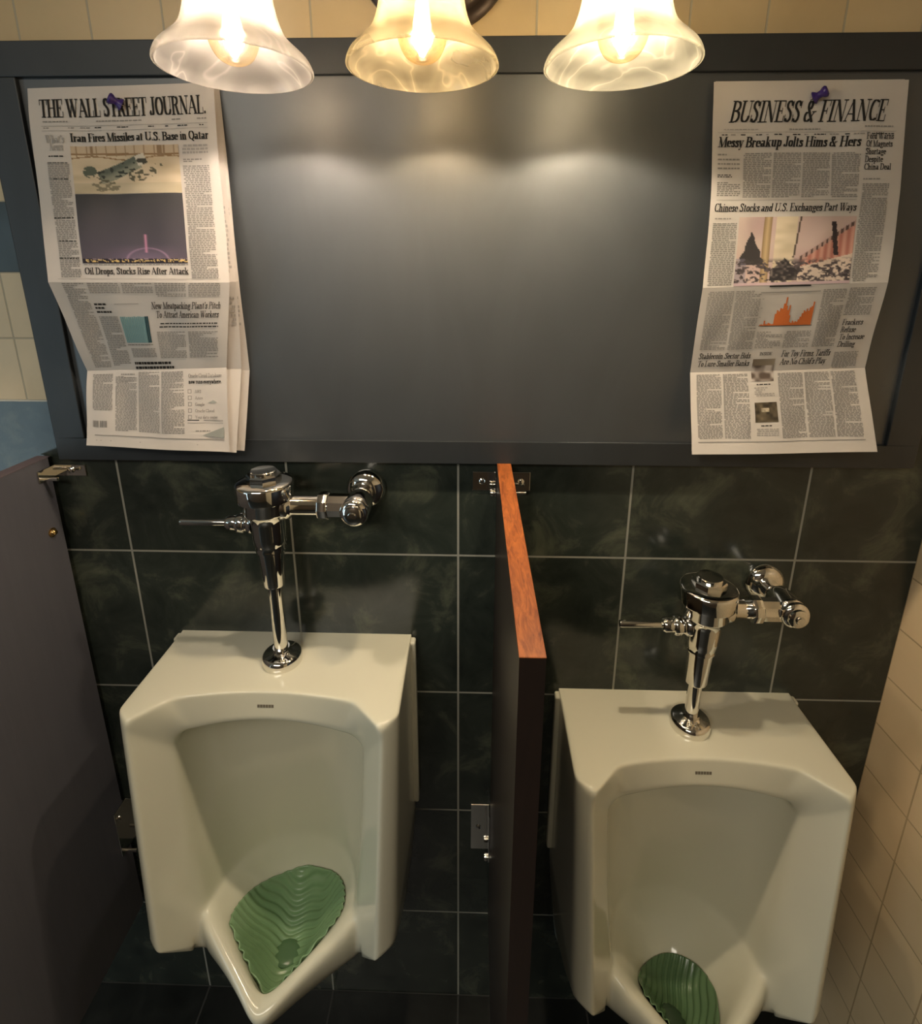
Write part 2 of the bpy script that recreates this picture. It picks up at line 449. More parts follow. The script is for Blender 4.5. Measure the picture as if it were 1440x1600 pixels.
# --- green mats in the bowls
BV = BASIN_BVH[0]
def make_mat(name, label, loc, cx, cy, ax, ay, rot, col, rib, disc_xy, disc_r, m, md, zcut=0.585):
    t = thing(name, label, 'urinal mat', loc, 'urinal mats')
    bm = bmesh.new(); NR, NA = 70, 180
    def hit(x, y):
        h = BV.ray_cast(Vector((x, y, UH-0.30)), Vector((0, 0, -1)))
        return h
    def plan(f, an):
        px, py = ax*f*cos(an), ay*f*sin(an)
        return px, py, cx+px*cos(rot)-py*sin(rot), -(cy+px*sin(rot)+py*cos(rot))
    fm = []
    for a in range(NA):                       # how far the mat reaches before the bowl wall gets too high
        last = 0.0
        for k in range(1, 61):
            px, py, x, y = plan(k/60, 2*pi*a/NA)
            h = hit(x, y)
            if h[0] is None or h[0].z > UH-(0.450+0.052*max(0.0, -y-0.189)/0.098) or abs(h[1].z) < 0.3: break
            last = k/60
        fm.append(last)
    for _ in range(3): fm = [min(fm[a], (fm[a-2]+fm[a-1]+fm[a]+fm[(a+1) % NA]+fm[(a+2) % NA])/5) for a in range(NA)]
    grid = []
    for r in range(NR+1):
        row = []
        for a in range(NA):
            px, py, x, y = plan(r/NR*fm[a], 2*pi*a/NA)
            h = hit(x, y)
            no = h[1] if h[1].z > 0 else -h[1]
            row.append(bm.verts.new(h[0]+no*(0.0035+0.0022*rib(px, py))+ROOT[t]))
        grid.append(row)
    for r in range(NR):
        for a in range(NA):
            b = (a+1) % NA
            q = [grid[r][a], grid[r+1][a], grid[r+1][b], grid[r][b]]
            if any(v is None for v in q): continue
            try: bm.faces.new(q)
            except ValueError: pass
    bmesh.ops.remove_doubles(bm, verts=bm.verts, dist=1e-5)
    for v in [v for v in bm.verts if not v.link_faces]: bm.verts.remove(v)
    o = link('wave_mat', bm, m, t, smooth='all')
    so = o.modifiers.new('thick', 'SOLIDIFY'); so.thickness = 0.002; so.offset = 0
    bm = bmesh.new()
    h = hit(disc_xy[0], -disc_xy[1])
    no = h[1] if h[1].z > 0 else -h[1]
    prof = [(disc_r, 0.002), (disc_r*0.97, 0.008), (disc_r*0.8, 0.0105), (disc_r*0.45, 0.0115), (0.0, 0.0118)]
    lathe(bm, prof, h[0]+ROOT[t], no, 40)
    link('center_disc', bm, md, t, smooth=True)
    return t
def gel(name, col, a, rough=0.25):
    m = mat(name, col, rough)
    b = m.node_tree.nodes['Principled BSDF']; b.inputs['Alpha'].default_value = a
    return m
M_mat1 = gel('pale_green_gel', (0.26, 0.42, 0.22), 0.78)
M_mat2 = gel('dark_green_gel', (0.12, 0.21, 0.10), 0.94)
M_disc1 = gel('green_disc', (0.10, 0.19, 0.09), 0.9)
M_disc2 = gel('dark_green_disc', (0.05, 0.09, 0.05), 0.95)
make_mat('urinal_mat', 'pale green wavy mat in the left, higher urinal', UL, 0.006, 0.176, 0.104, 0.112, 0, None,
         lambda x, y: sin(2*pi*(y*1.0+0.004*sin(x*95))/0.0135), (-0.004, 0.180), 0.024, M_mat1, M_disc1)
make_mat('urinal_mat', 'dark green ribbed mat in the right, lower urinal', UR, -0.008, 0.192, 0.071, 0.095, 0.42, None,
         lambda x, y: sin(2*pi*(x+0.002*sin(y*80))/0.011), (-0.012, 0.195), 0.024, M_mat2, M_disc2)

# ------------------------------------------------------------------ flush valves
def make_valve(label, ax, ay, zcap, zdeck, stop_x, wall_z, lever_x):
    P = lambda x=0, y=0, z=0: (ax+x, ay+y, zcap+z)
    t = thing('flush_valve', label, 'flush valve', (ax, ay, zdeck), 'chrome flush valves')
    d = zdeck-zcap
    bm = bmesh.new()                          # spud flange on the porcelain
    lathe(bm, [(0.0345, 0.0), (0.0350, 0.004), (0.0345, 0.012), (0.033, 0.0165), (0.029, 0.019), (0.020, 0.021), (0.0145, 0.024), (0.0145, 0.030)], P(z=d), n=48)
    link('spud_flange', bm, M_chrome, t, smooth=True, ang=50)
    bm = bmesh.new()                          # down tube
    lathe(bm, [(0.0118, d+0.02), (0.0118, -0.185)], P(), n=32)
    link('flush_tube', bm, M_chrome, t, smooth=True)
    bm = bmesh.new()                          # vacuum breaker collar
    lathe(bm, [(0.0135, -0.193), (0.0178, -0.192), (0.0186, -0.189), (0.0205, -0.150), (0.0220, -0.130), (0.0220, -0.124)], P(), n=36)
    link('vacuum_breaker', bm, M_chrome, t, smooth=True)
    bm = bmesh.new()                          # body
    lathe(bm, [(0.0225, -0.126), (0.0245, -0.125), (0.0250, -0.121), (0.0240, -0.117), (0.0262, -0.112), (0.0275, -0.100), (0.0290, -0.072), (0.0305, -0.062),
               (0.0355, -0.056), (0.0378, -0.052), (0.0378, -0.034), (0.0400, -0.0305), (0.042, -0.028)], P(), n=48)
    body = link('valve_body', bm, M_chrome, t, smooth=True, ang=50)
    bm = bmesh.new()                          # cap
    lathe(bm, [(0.0425, -0.031), (0.0455, -0.030), (0.0465, -0.027), (0.0465, -0.006), (0.0455, -0.0025), (0.0425, -0.0005), (0.034, 0.001), (0.026, 0.0015), (0.0, 0.0015)], P(), n=56)
    cap = link('cap', bm, M_chrome, t, smooth=True, ang=50)
    bm = bmesh.new()
    lathe(bm, [(0.0275, 0.001), (0.0275, 0.010), (0.0255, 0.0125), (0.0220, 0.0125)], P(), n=8, rot=0.3)
    lathe(bm, [(0.021, 0.012), (0.021, 0.0165), (0.0195, 0.018), (0.015, 0.0165), (0.0, 0.0158)], P(), n=32)
    link('cap_nut', bm, M_chrome, cap, smooth=True, ang=30)
    # lever on the left
    zl = -0.077
    bm = bmesh.new()
    lathe(bm, [(0.019, 0.024), (0.0185, 0.030), (0.0150, 0.034), (0.0150, 0.038), (0.0135, 0.040)], P(z=zl), (-1, 0, 0), 32)
    lathe(bm, [(0.0165, 0.0385), (0.0175, 0.040), (0.0175, 0.050), (0.016, 0.052)], P(z=zl), (-1, 0, 0), 8)
    lathe(bm, [(0.0125, 0.051), (0.0130, 0.054), (0.0130, 0.066), (0.0105, 0.070), (0.006, 0.071)], P(z=zl), (-1, 0, 0), 32)
    hs = link('handle_socket', bm, M_chrome, t, smooth=True, ang=40)
    bm = bmesh.new()
    L = ax-lever_x
    lathe(bm, [(0.0050, 0.066), (0.0056, 0.075), (0.0064, L-0.003), (0.0058, L), (0.0, L+0.0005)], P(z=zl), (-1, 0, 0), 24)
    link('handle', bm, M_chrome, hs, smooth=True, ang=50)
    # outlet to the right
    zo = -0.044; D = stop_x-ax
    bm = bmesh.new()
    lathe(bm, [(0.024, 0.026), (0.0235, 0.038), (0.0185, 0.043), (0.0165, 0.045), (0.0165, D)], P(z=zo), (1, 0, 0), 36)
    link('outlet_tube', bm, M_chrome, t, smooth=True, ang=50)
    bm = bmesh.new()
    lathe(bm, [(0.0185, D-0.064), (0.0225, D-0.063), (0.0235, D-0.061), (0.0235, D-0.049), (0.0225, D-0.047), (0.0205, D-0.046), (0.0205, D-0.010)], P(z=zo), (1, 0, 0), 10)
    link('coupling_nut', bm, M_chrome, t, smooth=True, ang=30)
    # stop valve running back to the wall
    S = lambda y: (stop_x, y, wall_z)
    bm = bmesh.new()
    lathe(bm, [(0.0155, 0.0), (0.0155, 0.036), (0.019, 0.040), (0.0205, 0.050), (0.0225, 0.060), (0.0235, 0.085), (0.0225, 0.094), (0.020, 0.096)], S(-0.0015), (0, -1, 0), 36)
    sv = link('stop_valve', bm, M_chrome, t, smooth=True, ang=50)
    bm = bmesh.new()
    lathe(bm, [(0.0215, 0.0955), (0.0230, 0.097), (0.0230, 0.102), (0.0205, 0.106), (0.0165, 0.1075), (0.0160, 0.112), (0.0120, 0.114), (0.0075, 0.1145), (0.0070, 0.119), (0.0, 0.1195)], S(-0.0015), (0, -1, 0), 32)
    link('stop_cap', bm, M_chrome, sv, smooth=True, ang=40)
    bm = bmesh.new()
    lathe(bm, [(0.0350, 0.0), (0.0350, 0.004), (0.0335, 0.010), (0.0290, 0.016), (0.0220, 0.020), (0.0175, 0.0215)], S(-0.001), (0, -1, 0), 44)
    link('wall_escutcheon', bm, M_chrome, t, smooth=True, ang=50)
    return t
make_valve('chrome flush valve with lever above the left, higher urinal', -0.314, -0.075, 0.1765, -0.1725, -0.163, 0.133, -0.462)
make_valve('chrome flush valve with lever above the right, lower urinal', 0.4225, -0.080, -0.0020, -0.2905, 0.558, -0.041, 0.280)

# ------------------------------------------------------------------ partitions
def make_partition(label, x0, x1, ydep, zt, zb, brackets, bolts, lam, edge):
    t = thing('urinal_partition', label, 'partition', ((x0+x1)/2, 0, zb), 'partitions beside the urinals')
    bm = bmesh.new(); box(bm, x0, x1, -ydep, -0.010, zb, zt-0.0012)
    link('panel', bm, lam, t)  # front edge gets no band: its shade is painted as the dark panel colour
    bm = bmesh.new()
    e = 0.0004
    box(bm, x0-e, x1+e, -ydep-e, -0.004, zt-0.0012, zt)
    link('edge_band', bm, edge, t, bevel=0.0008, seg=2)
    for (zlo, zhi, wl, wr, dep) in brackets:
        bm = bmesh.new(); th = 0.0022
        zm = (zlo+zhi)/2
        box(bm, x0-wl, x0-0.0006, -th-0.0008, -0.0008, zlo, zhi)
        box(bm, x1+0.0006, x1+wr, -th-0.0008, -0.0008, zlo, zhi)
        box(bm, x0-0.0006-th, x0-0.0006, -dep, -0.0008, zlo, zhi)
        box(bm, x1+0.0006, x1+0.0006+th, -dep, -0.0008, zlo, zhi)
        br = link('bracket', bm, M_chrome, t, bevel=0.0007, seg=2)
        for xx in (x0-wl*0.6, x1+wr*0.55):
            bm = bmesh.new(); lathe(bm, [(0.0058, 0), (0.0055, 0.002), (0.0035, 0.0034), (0.0, 0.0036)], (xx, -0.003, zm), (0, -1, 0), 20)
            link('screw', bm, M_chrome, br, smooth=True)
        bm = bmesh.new()
        zb_ = zlo+0.004
        lathe(bm, [(0.0, -0.009), (0.006, -0.008), (0.007, -0.004), (0.0065, 0.0), (0.003, 0.0), (0.003, x1-x0+0.012), (0.0035, x1-x0+0.030), (0.0, x1-x0+0.031)], (x0-0.003, -dep*0.72, zb_), (1, 0, 0), 20)
        link('through_bolt', bm, M_chrome, br, smooth=True)
    for (xx, yy, zz, sgn) in bolts:
        bm = bmesh.new(); lathe(bm, [(0.0085, 0), (0.0085, 0.0012), (0.0062, 0.0016), (0.0058, 0.005), (0.0035, 0.0075), (0.0, 0.008)], (xx, yy, zz), (sgn, 0, 0), 20)
        bo = link('bolt_head', bm, M_brass, t, smooth=True, ang=40); bo['label'] = 'brass bolt head'
    return t
make_partition('dark wood partition with lamp-lit orange-brown top edge between the two urinals', 0.0675, 0.0905, 0.481, 0.188, -0.90,
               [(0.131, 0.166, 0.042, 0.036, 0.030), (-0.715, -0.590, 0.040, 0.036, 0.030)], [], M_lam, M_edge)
make_partition('dark partition at the left edge, left of the higher urinal', -0.748, -0.724, 0.481, 0.188, -0.90,
               [(0.150, 0.171, 0.03, 0.058, 0.040), (-0.715, -0.600, 0.03, 0.05, 0.040)], [(-0.7239, -0.034, 0.054, 1)], M_lam_grey, M_edge_grey)

# ------------------------------------------------------------------ wall light
def glass_mat(name, tint):
    m = bpy.data.materials.new(name); m.use_nodes = True
    nt = m.node_tree; nt.nodes.clear()
    out = nd(nt, 'ShaderNodeOutputMaterial')
    tc = nd(nt, 'ShaderNodeTexCoord')
    n1 = noise(nt, tc.outputs['Object'], 10.0, 2, 0.4, 1.6)
    vein = math_n(nt, 'ABSOLUTE', math_n(nt, 'SUBTRACT', n1, 0.5))
    v = ramp(nt, vein, [(0.0, (1, 1, 1)), (0.02, (0.45, 0.45, 0.45)), (0.10, (0.10, 0.10, 0.10)), (0.22, (0.0, 0.0, 0.0))])
    df = nd(nt, 'ShaderNodeBsdfDiffuse'); nt.links.new(mixc(nt, v, tuple(x*0.085 for x in tint), tuple(x*0.15 for x in tint)), df.inputs[0])
    tr = nd(nt, 'ShaderNodeBsdfTranslucent'); nt.links.new(mixc(nt, v, tuple(x*0.19 for x in tint), tuple(x*0.23 for x in tint)), tr.inputs[0])
    m1 = nd(nt, 'ShaderNodeAddShader')
    nt.links.new(df.outputs[0], m1.inputs[0]); nt.links.new(tr.outputs[0], m1.inputs[1])
    tp = nd(nt, 'ShaderNodeBsdfTransparent'); tp.inputs[0].default_value = (1, 0.97, 0.9, 1)
    m2 = nd(nt, 'ShaderNodeMixShader'); nt.links.new(math_n(nt, 'SUBTRACT', 0.40, math_n(nt, 'MULTIPLY', v, 0.22)), m2.inputs[0])
    nt.links.new(m1.outputs[0], m2.inputs[1]); nt.links.new(tp.outputs[0], m2.inputs[2])
    gl = nd(nt, 'ShaderNodeBsdfGlossy'); gl.inputs['Roughness'].default_value = 0.12
    m3 = nd(nt, 'ShaderNodeMixShader'); m3.inputs[0].default_value = 0.05
    nt.links.new(m2.outputs[0], m3.inputs[1]); nt.links.new(gl.outputs[0], m3.inputs[2])
    nt.links.new(m3.outputs[0], out.inputs[0])
    return m
M_glass = [glass_mat('alabaster_glass_white', (0.93, 0.87, 0.80)), glass_mat('alabaster_glass_amber', (0.95, 0.84, 0.60)), glass_mat('alabaster_glass_cream', (0.95, 0.90, 0.74))]
def bulb_glass():
    m = bpy.data.materials.new('amber_bulb_glass'); m.use_nodes = True
    nt = m.node_tree; nt.nodes.clear()
    out = nd(nt, 'ShaderNodeOutputMaterial')
    lw = nd(nt, 'ShaderNodeLayerWeight'); lw.inputs[0].default_value = 0.35
    tp = nd(nt, 'ShaderNodeBsdfTransparent')
    nt.links.new(ramp(nt, lw.outputs['Facing'], [(0.0, (1, 0.97, 0.90)), (0.6, (0.96, 0.84, 0.62)), (1.0, (0.62, 0.40, 0.20))]), tp.inputs[0])
    gl = nd(nt, 'ShaderNodeBsdfGlossy'); gl.inputs['Roughness'].default_value = 0.05
    mx = nd(nt, 'ShaderNodeMixShader'); nt.links.new(math_n(nt, 'MULTIPLY', lw.outputs['Fresnel'], 0.5), mx.inputs[0])
    nt.links.new(tp.outputs[0], mx.inputs[1]); nt.links.new(gl.outputs[0], mx.inputs[2])
    nt.links.new(mx.outputs[0], out.inputs[0])
    return m
M_bulb = bulb_glass()
def emit(name, col, s):
    m = bpy.data.materials.new(name); m.use_nodes = True
    nt = m.node_tree; nt.nodes.clear()
    out = nd(nt, 'ShaderNodeOutputMaterial'); e = nd(nt, 'ShaderNodeEmission')
    e.inputs[0].default_value = (*col, 1); e.inputs[1].default_value = s
    nt.links.new(e.outputs[0], out.inputs[0]); return m
t = thing('wall_light', 'bronze wall light with three bell-shaped marbled glass shades above the chalkboard', 'wall light', (-0.033, 0, 0.945))
bm = bmesh.new()
lathe(bm, [(0.114, 0.0005), (0.114, 0.008), (0.108, 0.013), (0.100, 0.014), (0.096, 0.019), (0.080, 0.026), (0.040, 0.034), (0.0, 0.036)], (-0.033, 0, 0.945), (0, -1, 0), 64)
link('backplate', bm, M_bronze, t, smooth=True, ang=40)
PROF = [(0.0845, 0.0), (0.0835, 0.004), (0.0795, 0.011), (0.0710, 0.019), (0.0620, 0.027), (0.0550, 0.036), (0.0500, 0.048), (0.0465, 0.062), (0.0435, 0.080), (0.0405, 0.100), (0.0370, 0.118), (0.0300, 0.133), (0.0220, 0.143)]
pr = [(p.x, p.y) for p in smooth_curve([(a, b, 0) for a, b in PROF], 4)]
for i, (lx, ly, lz) in enumerate(LAMPS):
    bm = bmesh.new()
    pts = smooth_curve([(-0.033, -0.03, 0.945), (-0.033+(lx+0.033)*0.35, -0.10, 0.965), (-0.033+(lx+0.033)*0.85, -0.17, 0.985), (lx, ly, 0.955), (lx, ly, 0.905)], 8)
    tube(bm, pts, 0.008, 16)
    link('arm', bm, M_bronze, t, smooth=True)
    bm = bmesh.new()
    lathe(bm, [(0.010, 0.185), (0.022, 0.180), (0.026, 0.170), (0.027, 0.138), (0.020, 0.136), (0.017, 0.105), (0.0, 0.105)], (lx, ly, lz), n=32)
    link('socket', bm, M_bronze, t, smooth=True, ang=40)
    bm = bmesh.new()
    prof = pr+[(max(r-0.003, 0.001), z-0.001) for r, z in reversed(pr)]
    prof[len(pr)] = (prof[len(pr)][0], prof[len(pr)][1])
    lathe(bm, prof+[prof[0]], (lx, ly, lz), n=72, close=False)
    bmesh.ops.remove_doubles(bm, verts=bm.verts, dist=1e-5)
    sh = link('glass_shade', bm, M_glass[i], t, smooth='all')
    sh['label'] = ('whitish marbled glass shade', 'amber marbled glass shade', 'cream marbled glass shade')[i]
    # bulb hangs in the shade
    bm = bmesh.new()
    bp = smooth_curve([(0.0, 0.004, 0), (0.010, 0.0055, 0), (0.020, 0.012, 0), (0.0265, 0.026, 0), (0.0270, 0.040, 0), (0.0225, 0.058, 0), (0.0160, 0.078, 0), (0.0135, 0.096, 0), (0.0135, 0.110, 0)], 5)
    lathe(bm, [(max(p.x, 0.0), p.y) for p in bp], (lx, ly, lz), n=40, close=False)
    bu = link('bulb', bm, M_bulb, t, smooth='all')
    bm = bmesh.new()
    for k in range(6):
        a = 2*pi*k/6
        tube(bm, [(lx+0.0055*cos(a), ly+0.0055*sin(a), lz+0.024), (lx+0.0075*cos(a+.5), ly+0.0075*sin(a+.5), lz+0.042), (lx+0.004*cos(a+1), ly+0.004*sin(a+1), lz+0.062)], 0.0030, 8)
    link('filament', bm, emit('filament_glow', LAMP_COL[i], 40.0), bu)
    l = bpy.data.lights.new('bulb_light', 'POINT'); l.energy = LAMP_W[i]; l.color = LAMP_COL[i]; l.shadow_soft_size = 0.012
    lo = bpy.data.objects.new('bulb_light', l); COL.objects.link(lo); lo.location = (lx, ly, lz+0.040)

# ------------------------------------------------------------------ lettering (a plain high-contrast roman drawn with a broad nib)
GL = {
'A': (.84, 'l.08,0,.40,1 L.38,1,.72,0 l.19,.33,.58,.33 l0,0,.2,0 l.56,0,.88,0'),
'B': (.72, 'V.16,0,1 l0,0,.34,0 l0,1,.34,1 A.34,.765,.25,.235,-90,90 A.36,.27,.28,.27,-90,90 l.16,.53,.36,.53'),
'C': (.74, 'A.40,.5,.30,.5,52,308 l.68,.66,.68,.98 l.68,.04,.68,.3'),
'D': (.80, 'V.16,0,1 l0,0,.36,0 l0,1,.36,1 A.34,.5,.35,.5,-90,90'),
'E': (.68, 'V.16,0,1 l0,1,.60,1 l0,0,.63,0 l.16,.52,.44,.52 l.60,1,.60,.74 l.63,0,.63,.28 l.44,.4,.44,.64'),
'F': (.64, 'V.16,0,1 l0,1,.60,1 l0,0,.34,0 l.16,.5,.44,.5 l.60,1,.60,.74 l.44,.38,.44,.62'),
'G': (.80, 'A.40,.5,.30,.5,52,308 l.68,.66,.68,.98 V.64,.04,.42 l.48,.42,.80,.42'),
'H': (.86, 'V.16,0,1 V.68,0,1 l.16,.52,.68,.52 l0,0,.32,0 l0,1,.32,1 l.52,0,.84,0 l.52,1,.84,1'),
'I': (.38, 'V.18,0,1 l.02,0,.34,0 l.02,1,.34,1'),
'J': (.54, 'V.34,.16,1 A.20,.16,.14,.16,180,360 D.08,.2 l.18,1,.52,1'),
'K': (.84, 'V.16,0,1 l0,0,.32,0 l0,1,.32,1 l.16,.4,.66,1 L.34,.6,.68,0 l.5,1,.8,1 l.52,0,.86,0'),
'L': (.66, 'V.16,0,1 l0,1,.34,1 l0,0,.60,0 l.60,0,.60,.32'),
'M': (1.02, 'l.14,0,.14,1 L.14,1,.46,0 l.48,0,.82,1 V.86,0,1 l0,0,.28,0 l0,1,.16,1 l.68,0,1.02,0 l.84,1,1.02,1'),
'N': (.86, 'l.14,0,.14,1 L.15,1,.67,0 l.71,0,.71,1 l0,0,.28,0 l0,1,.2,1 l.56,1,.86,1'),
'O': (.80, 'A.40,.5,.31,.5,0,360'),
'P': (.70, 'V.16,0,1 l0,0,.34,0 l0,1,.34,1 A.34,.74,.26,.26,-90,90'),
'Q': (.80, 'A.40,.5,.31,.5,0,360 L.38,.08,.64,-.2'),
'R': (.82, 'V.16,0,1 l0,0,.34,0 l0,1,.34,1 A.34,.755,.25,.245,-90,90 L.44,.51,.64,0 l.58,0,.84,0'),
'S': (.64, 'L.50,.78,.44,.93,.31,1,.18,.95,.12,.82,.16,.68,.30,.57,.44,.45,.50,.30,.47,.12,.34,0,.22,.02,.12,.14 l.56,.68,.56,.98 l.06,.02,.06,.32'),
'T': (.74, 'V.37,0,1 l.2,0,.54,0 l.02,1,.72,1 l.03,1,.03,.72 l.71,1,.71,.72'),
'U': (.84, 'V.16,.26,1 A.42,.28,.26,.28,180,360 l.70,.26,.70,1 l0,1,.32,1 l.56,1,.84,1'),
'V': (.82, 'L.13,1,.41,0 l.43,0,.71,1 l0,1,.28,1 l.58,1,.84,1'),
'W': (1.16, 'L.13,1,.36,0 l.38,0,.60,1 L.54,1,.78,0 l.80,0,1.04,1 l0,1,.28,1 l.44,1,.70,1 l.92,1,1.16,1'),
'X': (.8, 'L.12,1,.66,0 l.1,0,.68,1 l0,1,.28,1 l.54,1,.8,1 l0,0,.24,0 l.5,0,.82,0'),
'Y': (.80, 'L.12,1,.38,.46 l.42,.46,.68,1 V.39,0,.48 l.22,0,.56,0 l0,1,.28,1 l.56,1,.82,1'),
'Z': (.7, 'l.08,1,.62,1 L.58,1,.12,0 l.06,0,.64,0 l.08,1,.08,.75 l.64,0,.64,.28'),
'a': (.56, 'V.38,.06,.46 A.25,.47,.13,.17,0,150 A.22,.18,.13,.18,0,360 l.36,.02,.56,.06'),
'b': (.58, 'V.15,0,1 A.31,.32,.17,.32,0,360 l.02,.99,.15,.99'),
'c': (.48, 'A.27,.32,.18,.32,50,310 D.40,.5'),
'd': (.60, 'A.25,.32,.16,.32,0,360 V.43,0,1 l.30,.99,.43,.99 l.43,.01,.58,.01'),
'e': (.52, 'A.27,.32,.18,.32,0,312 l.09,.36,.46,.36'),
'f': (.40, 'V.17,0,.84 A.28,.83,.11,.16,45,180 l.02,.64,.34,.64 l.03,0,.32,0 D.37,.9'),
'g': (.54, 'A.25,.42,.15,.22,0,360 A.26,-.12,.18,.15,0,360 l.12,.22,.2,.1 l.38,.58,.52,.64'),
'h': (.64, 'V.15,0,1 A.31,.44,.15,.2,0,180 V.46,0,.46 l.02,.99,.15,.99 l.02,0,.28,0 l.34,0,.6,0'),
'i': (.32, 'V.16,0,.64 D.16,.88 l.03,.63,.16,.63 l.03,0,.29,0'),
'j': (.3, 'V.16,-.15,.64 D.16,.88 A.06,-.14,.1,.14,270,360'),
'k': (.62, 'V.15,0,1 l.02,.99,.15,.99 l.02,0,.28,0 l.15,.26,.46,.63 L.28,.4,.48,0 l.36,0,.62,0 l.36,.63,.56,.63'),
'l': (.32, 'V.16,0,1 l.03,.99,.16,.99 l.03,0,.29,0'),
'm': (.94, 'V.15,0,.64 A.30,.44,.14,.2,0,180 V.45,0,.46 A.60,.44,.14,.2,0,180 V.75,0,.46 l.02,.63,.15,.63 l.02,0,.28,0 l.34,0,.56,0 l.64,0,.9,0'),
'n': (.64, 'V.15,0,.64 A.31,.44,.15,.2,0,180 V.46,0,.46 l.02,.63,.15,.63 l.02,0,.28,0 l.34,0,.6,0'),
'o': (.56, 'A.28,.32,.18,.32,0,360'),
'p': (.60, 'V.15,-.3,.64 A.32,.32,.17,.32,0,360 l.02,.63,.15,.63 l.02,-.3,.3,-.3'),
'q': (.60, 'A.25,.32,.16,.32,0,360 V.43,-.3,.64 l.3,-.3,.56,-.3'),
'r': (.46, 'V.15,0,.64 A.29,.44,.13,.2,60,180 D.38,.56 l.02,.63,.15,.63 l.02,0,.3,0'),
's': (.46, 'L.35,.5,.29,.61,.2,.63,.12,.55,.14,.44,.24,.35,.35,.25,.36,.11,.26,.01,.17,.02,.10,.12 l.41,.44,.41,.62 l.05,.02,.05,.2'),
't': (.40, 'V.17,.1,.82 A.26,.1,.09,.1,180,310 l.02,.64,.34,.64'),
'u': (.64, 'V.15,.18,.64 A.31,.18,.15,.18,180,360 V.46,0,.64 l.02,.63,.15,.63 l.34,.63,.46,.63 l.46,.01,.6,.01'),
'v': (.56, 'L.10,.64,.27,0 l.29,0,.46,.64 l0,.64,.2,.64 l.38,.64,.56,.64'),
'w': (.82, 'L.10,.64,.26,0 l.28,0,.42,.64 L.40,.64,.56,0 l.58,0,.72,.64 l0,.64,.2,.64 l.64,.64,.82,.64'),
'x': (.58, 'L.10,.64,.46,0 l.08,0,.46,.64 l0,.64,.2,.64 l.36,.64,.56,.64 l0,0,.18,0 l.36,0,.58,0'),
'y': (.56, 'L.10,.64,.28,.02 l.46,.64,.24,-.26 D.12,-.24 l0,.64,.2,.64 l.38,.64,.56,.64'),
'z': (.5, 'l.06,.64,.44,.64 L.42,.64,.1,0 l.04,0,.46,0'),
'&': (.90, 'L.66,0,.22,.70 A.34,.80,.13,.2,-60,240 A.28,.24,.19,.24,100,330 l.44,.06,.72,.48 l.58,.48,.84,.48'),
'.': (.26, 'D.12,.06'), ',': (.26, 'D.12,.06 l.14,.02,.06,-.16'), "'": (.22, 'L.11,.98,.10,.78'), ' ': (.28, ''),
}
def hull(ps):
    ps = sorted(set((round(a, 5), round(b, 5)) for a, b in ps))
    def half(it):
        o = []
        for p in it:
            while len(o) > 1 and (o[-1][0]-o[-2][0])*(p[1]-o[-2][1])-(o[-1][1]-o[-2][1])*(p[0]-o[-2][0]) <= 0: o.pop()
            o.append(p)
        return o
    a, b = half(ps), half(reversed(ps))
    return a[:-1]+b[:-1]
def glyph_polys(ch, thick=0.15, thin=0.035):
    wd, cm = GL.get(ch, GL[' ']); polys = []
    for c in cm.split():
        k = c[0]; v = [float(q) for q in c[1:].split(',')]
        n = (thick if k in 'VLA' else thin)/2; h = thin/2
        if k == 'V': pts = [(v[0], v[1]), (v[0], v[2])]
        elif k in 'Ll': pts = list(zip(v[::2], v[1::2]))
        elif k in 'Aa':
            st = max(4, int(abs(v[5]-v[4])/20))
            pts = [(v[0]+v[2]*cos(radians(v[4]+(v[5]-v[4])*i/st)), v[1]+v[3]*sin(radians(v[4]+(v[5]-v[4])*i/st))) for i in range(st+1)]
            pts = [(x, min(max(y, v[1]-v[3]+h), v[1]+v[3]-h)) for x, y in pts]
        elif k == 'D':
            polys.append([(v[0]+0.085*cos(a*pi/4), v[1]+0.085*sin(a*pi/4)) for a in range(8)]); continue
        for p, q in zip(pts, pts[1:]):
            polys.append(hull([(p[0]+a, p[1]+b) for a in (-n, n) for b in (-h, h)]+[(q[0]+a, q[1]+b) for a in (-n, n) for b in (-h, h)]))
    return wd, polys

class Sheet:
    """a hanging newspaper sheet; rows = (v, left point, right point) from the top edge down"""
    def __init__(s, rows, wr=0.0022, seed=0, W=0.272, H=0.575):
        s.rows = [(v, Vector(a), Vector(b)) for v, a, b in rows]; s.wr = wr; s.sd = seed; s.W = W; s.H = H
    def pt(s, u, v, off=0.0):
        R_ = s.rows
        for (v0, a0, b0), (v1, a1, b1) in zip(R_, R_[1:]):
            if v <= v1 or v1 == R_[-1][0]: break
        f = (v-v0)/(v1-v0)
        p = a0.lerp(a1, f).lerp(b0.lerp(b1, f), u)
        g = sin(pi*min(max(f, 0), 1))
        k = s.sd
        d = s.wr*(sin(7.0*u+3*v+k)*0.8+g*sin(13*u-9*v+2*k)*0.8+0.4*sin(29*u+17*v+k)*g)
        d *= min(1.0, v*14+0.25)
        p = p+Vector((0, -1, 0))*(d+off)
        p.y = min(p.y, -0.0125-off)
        return p
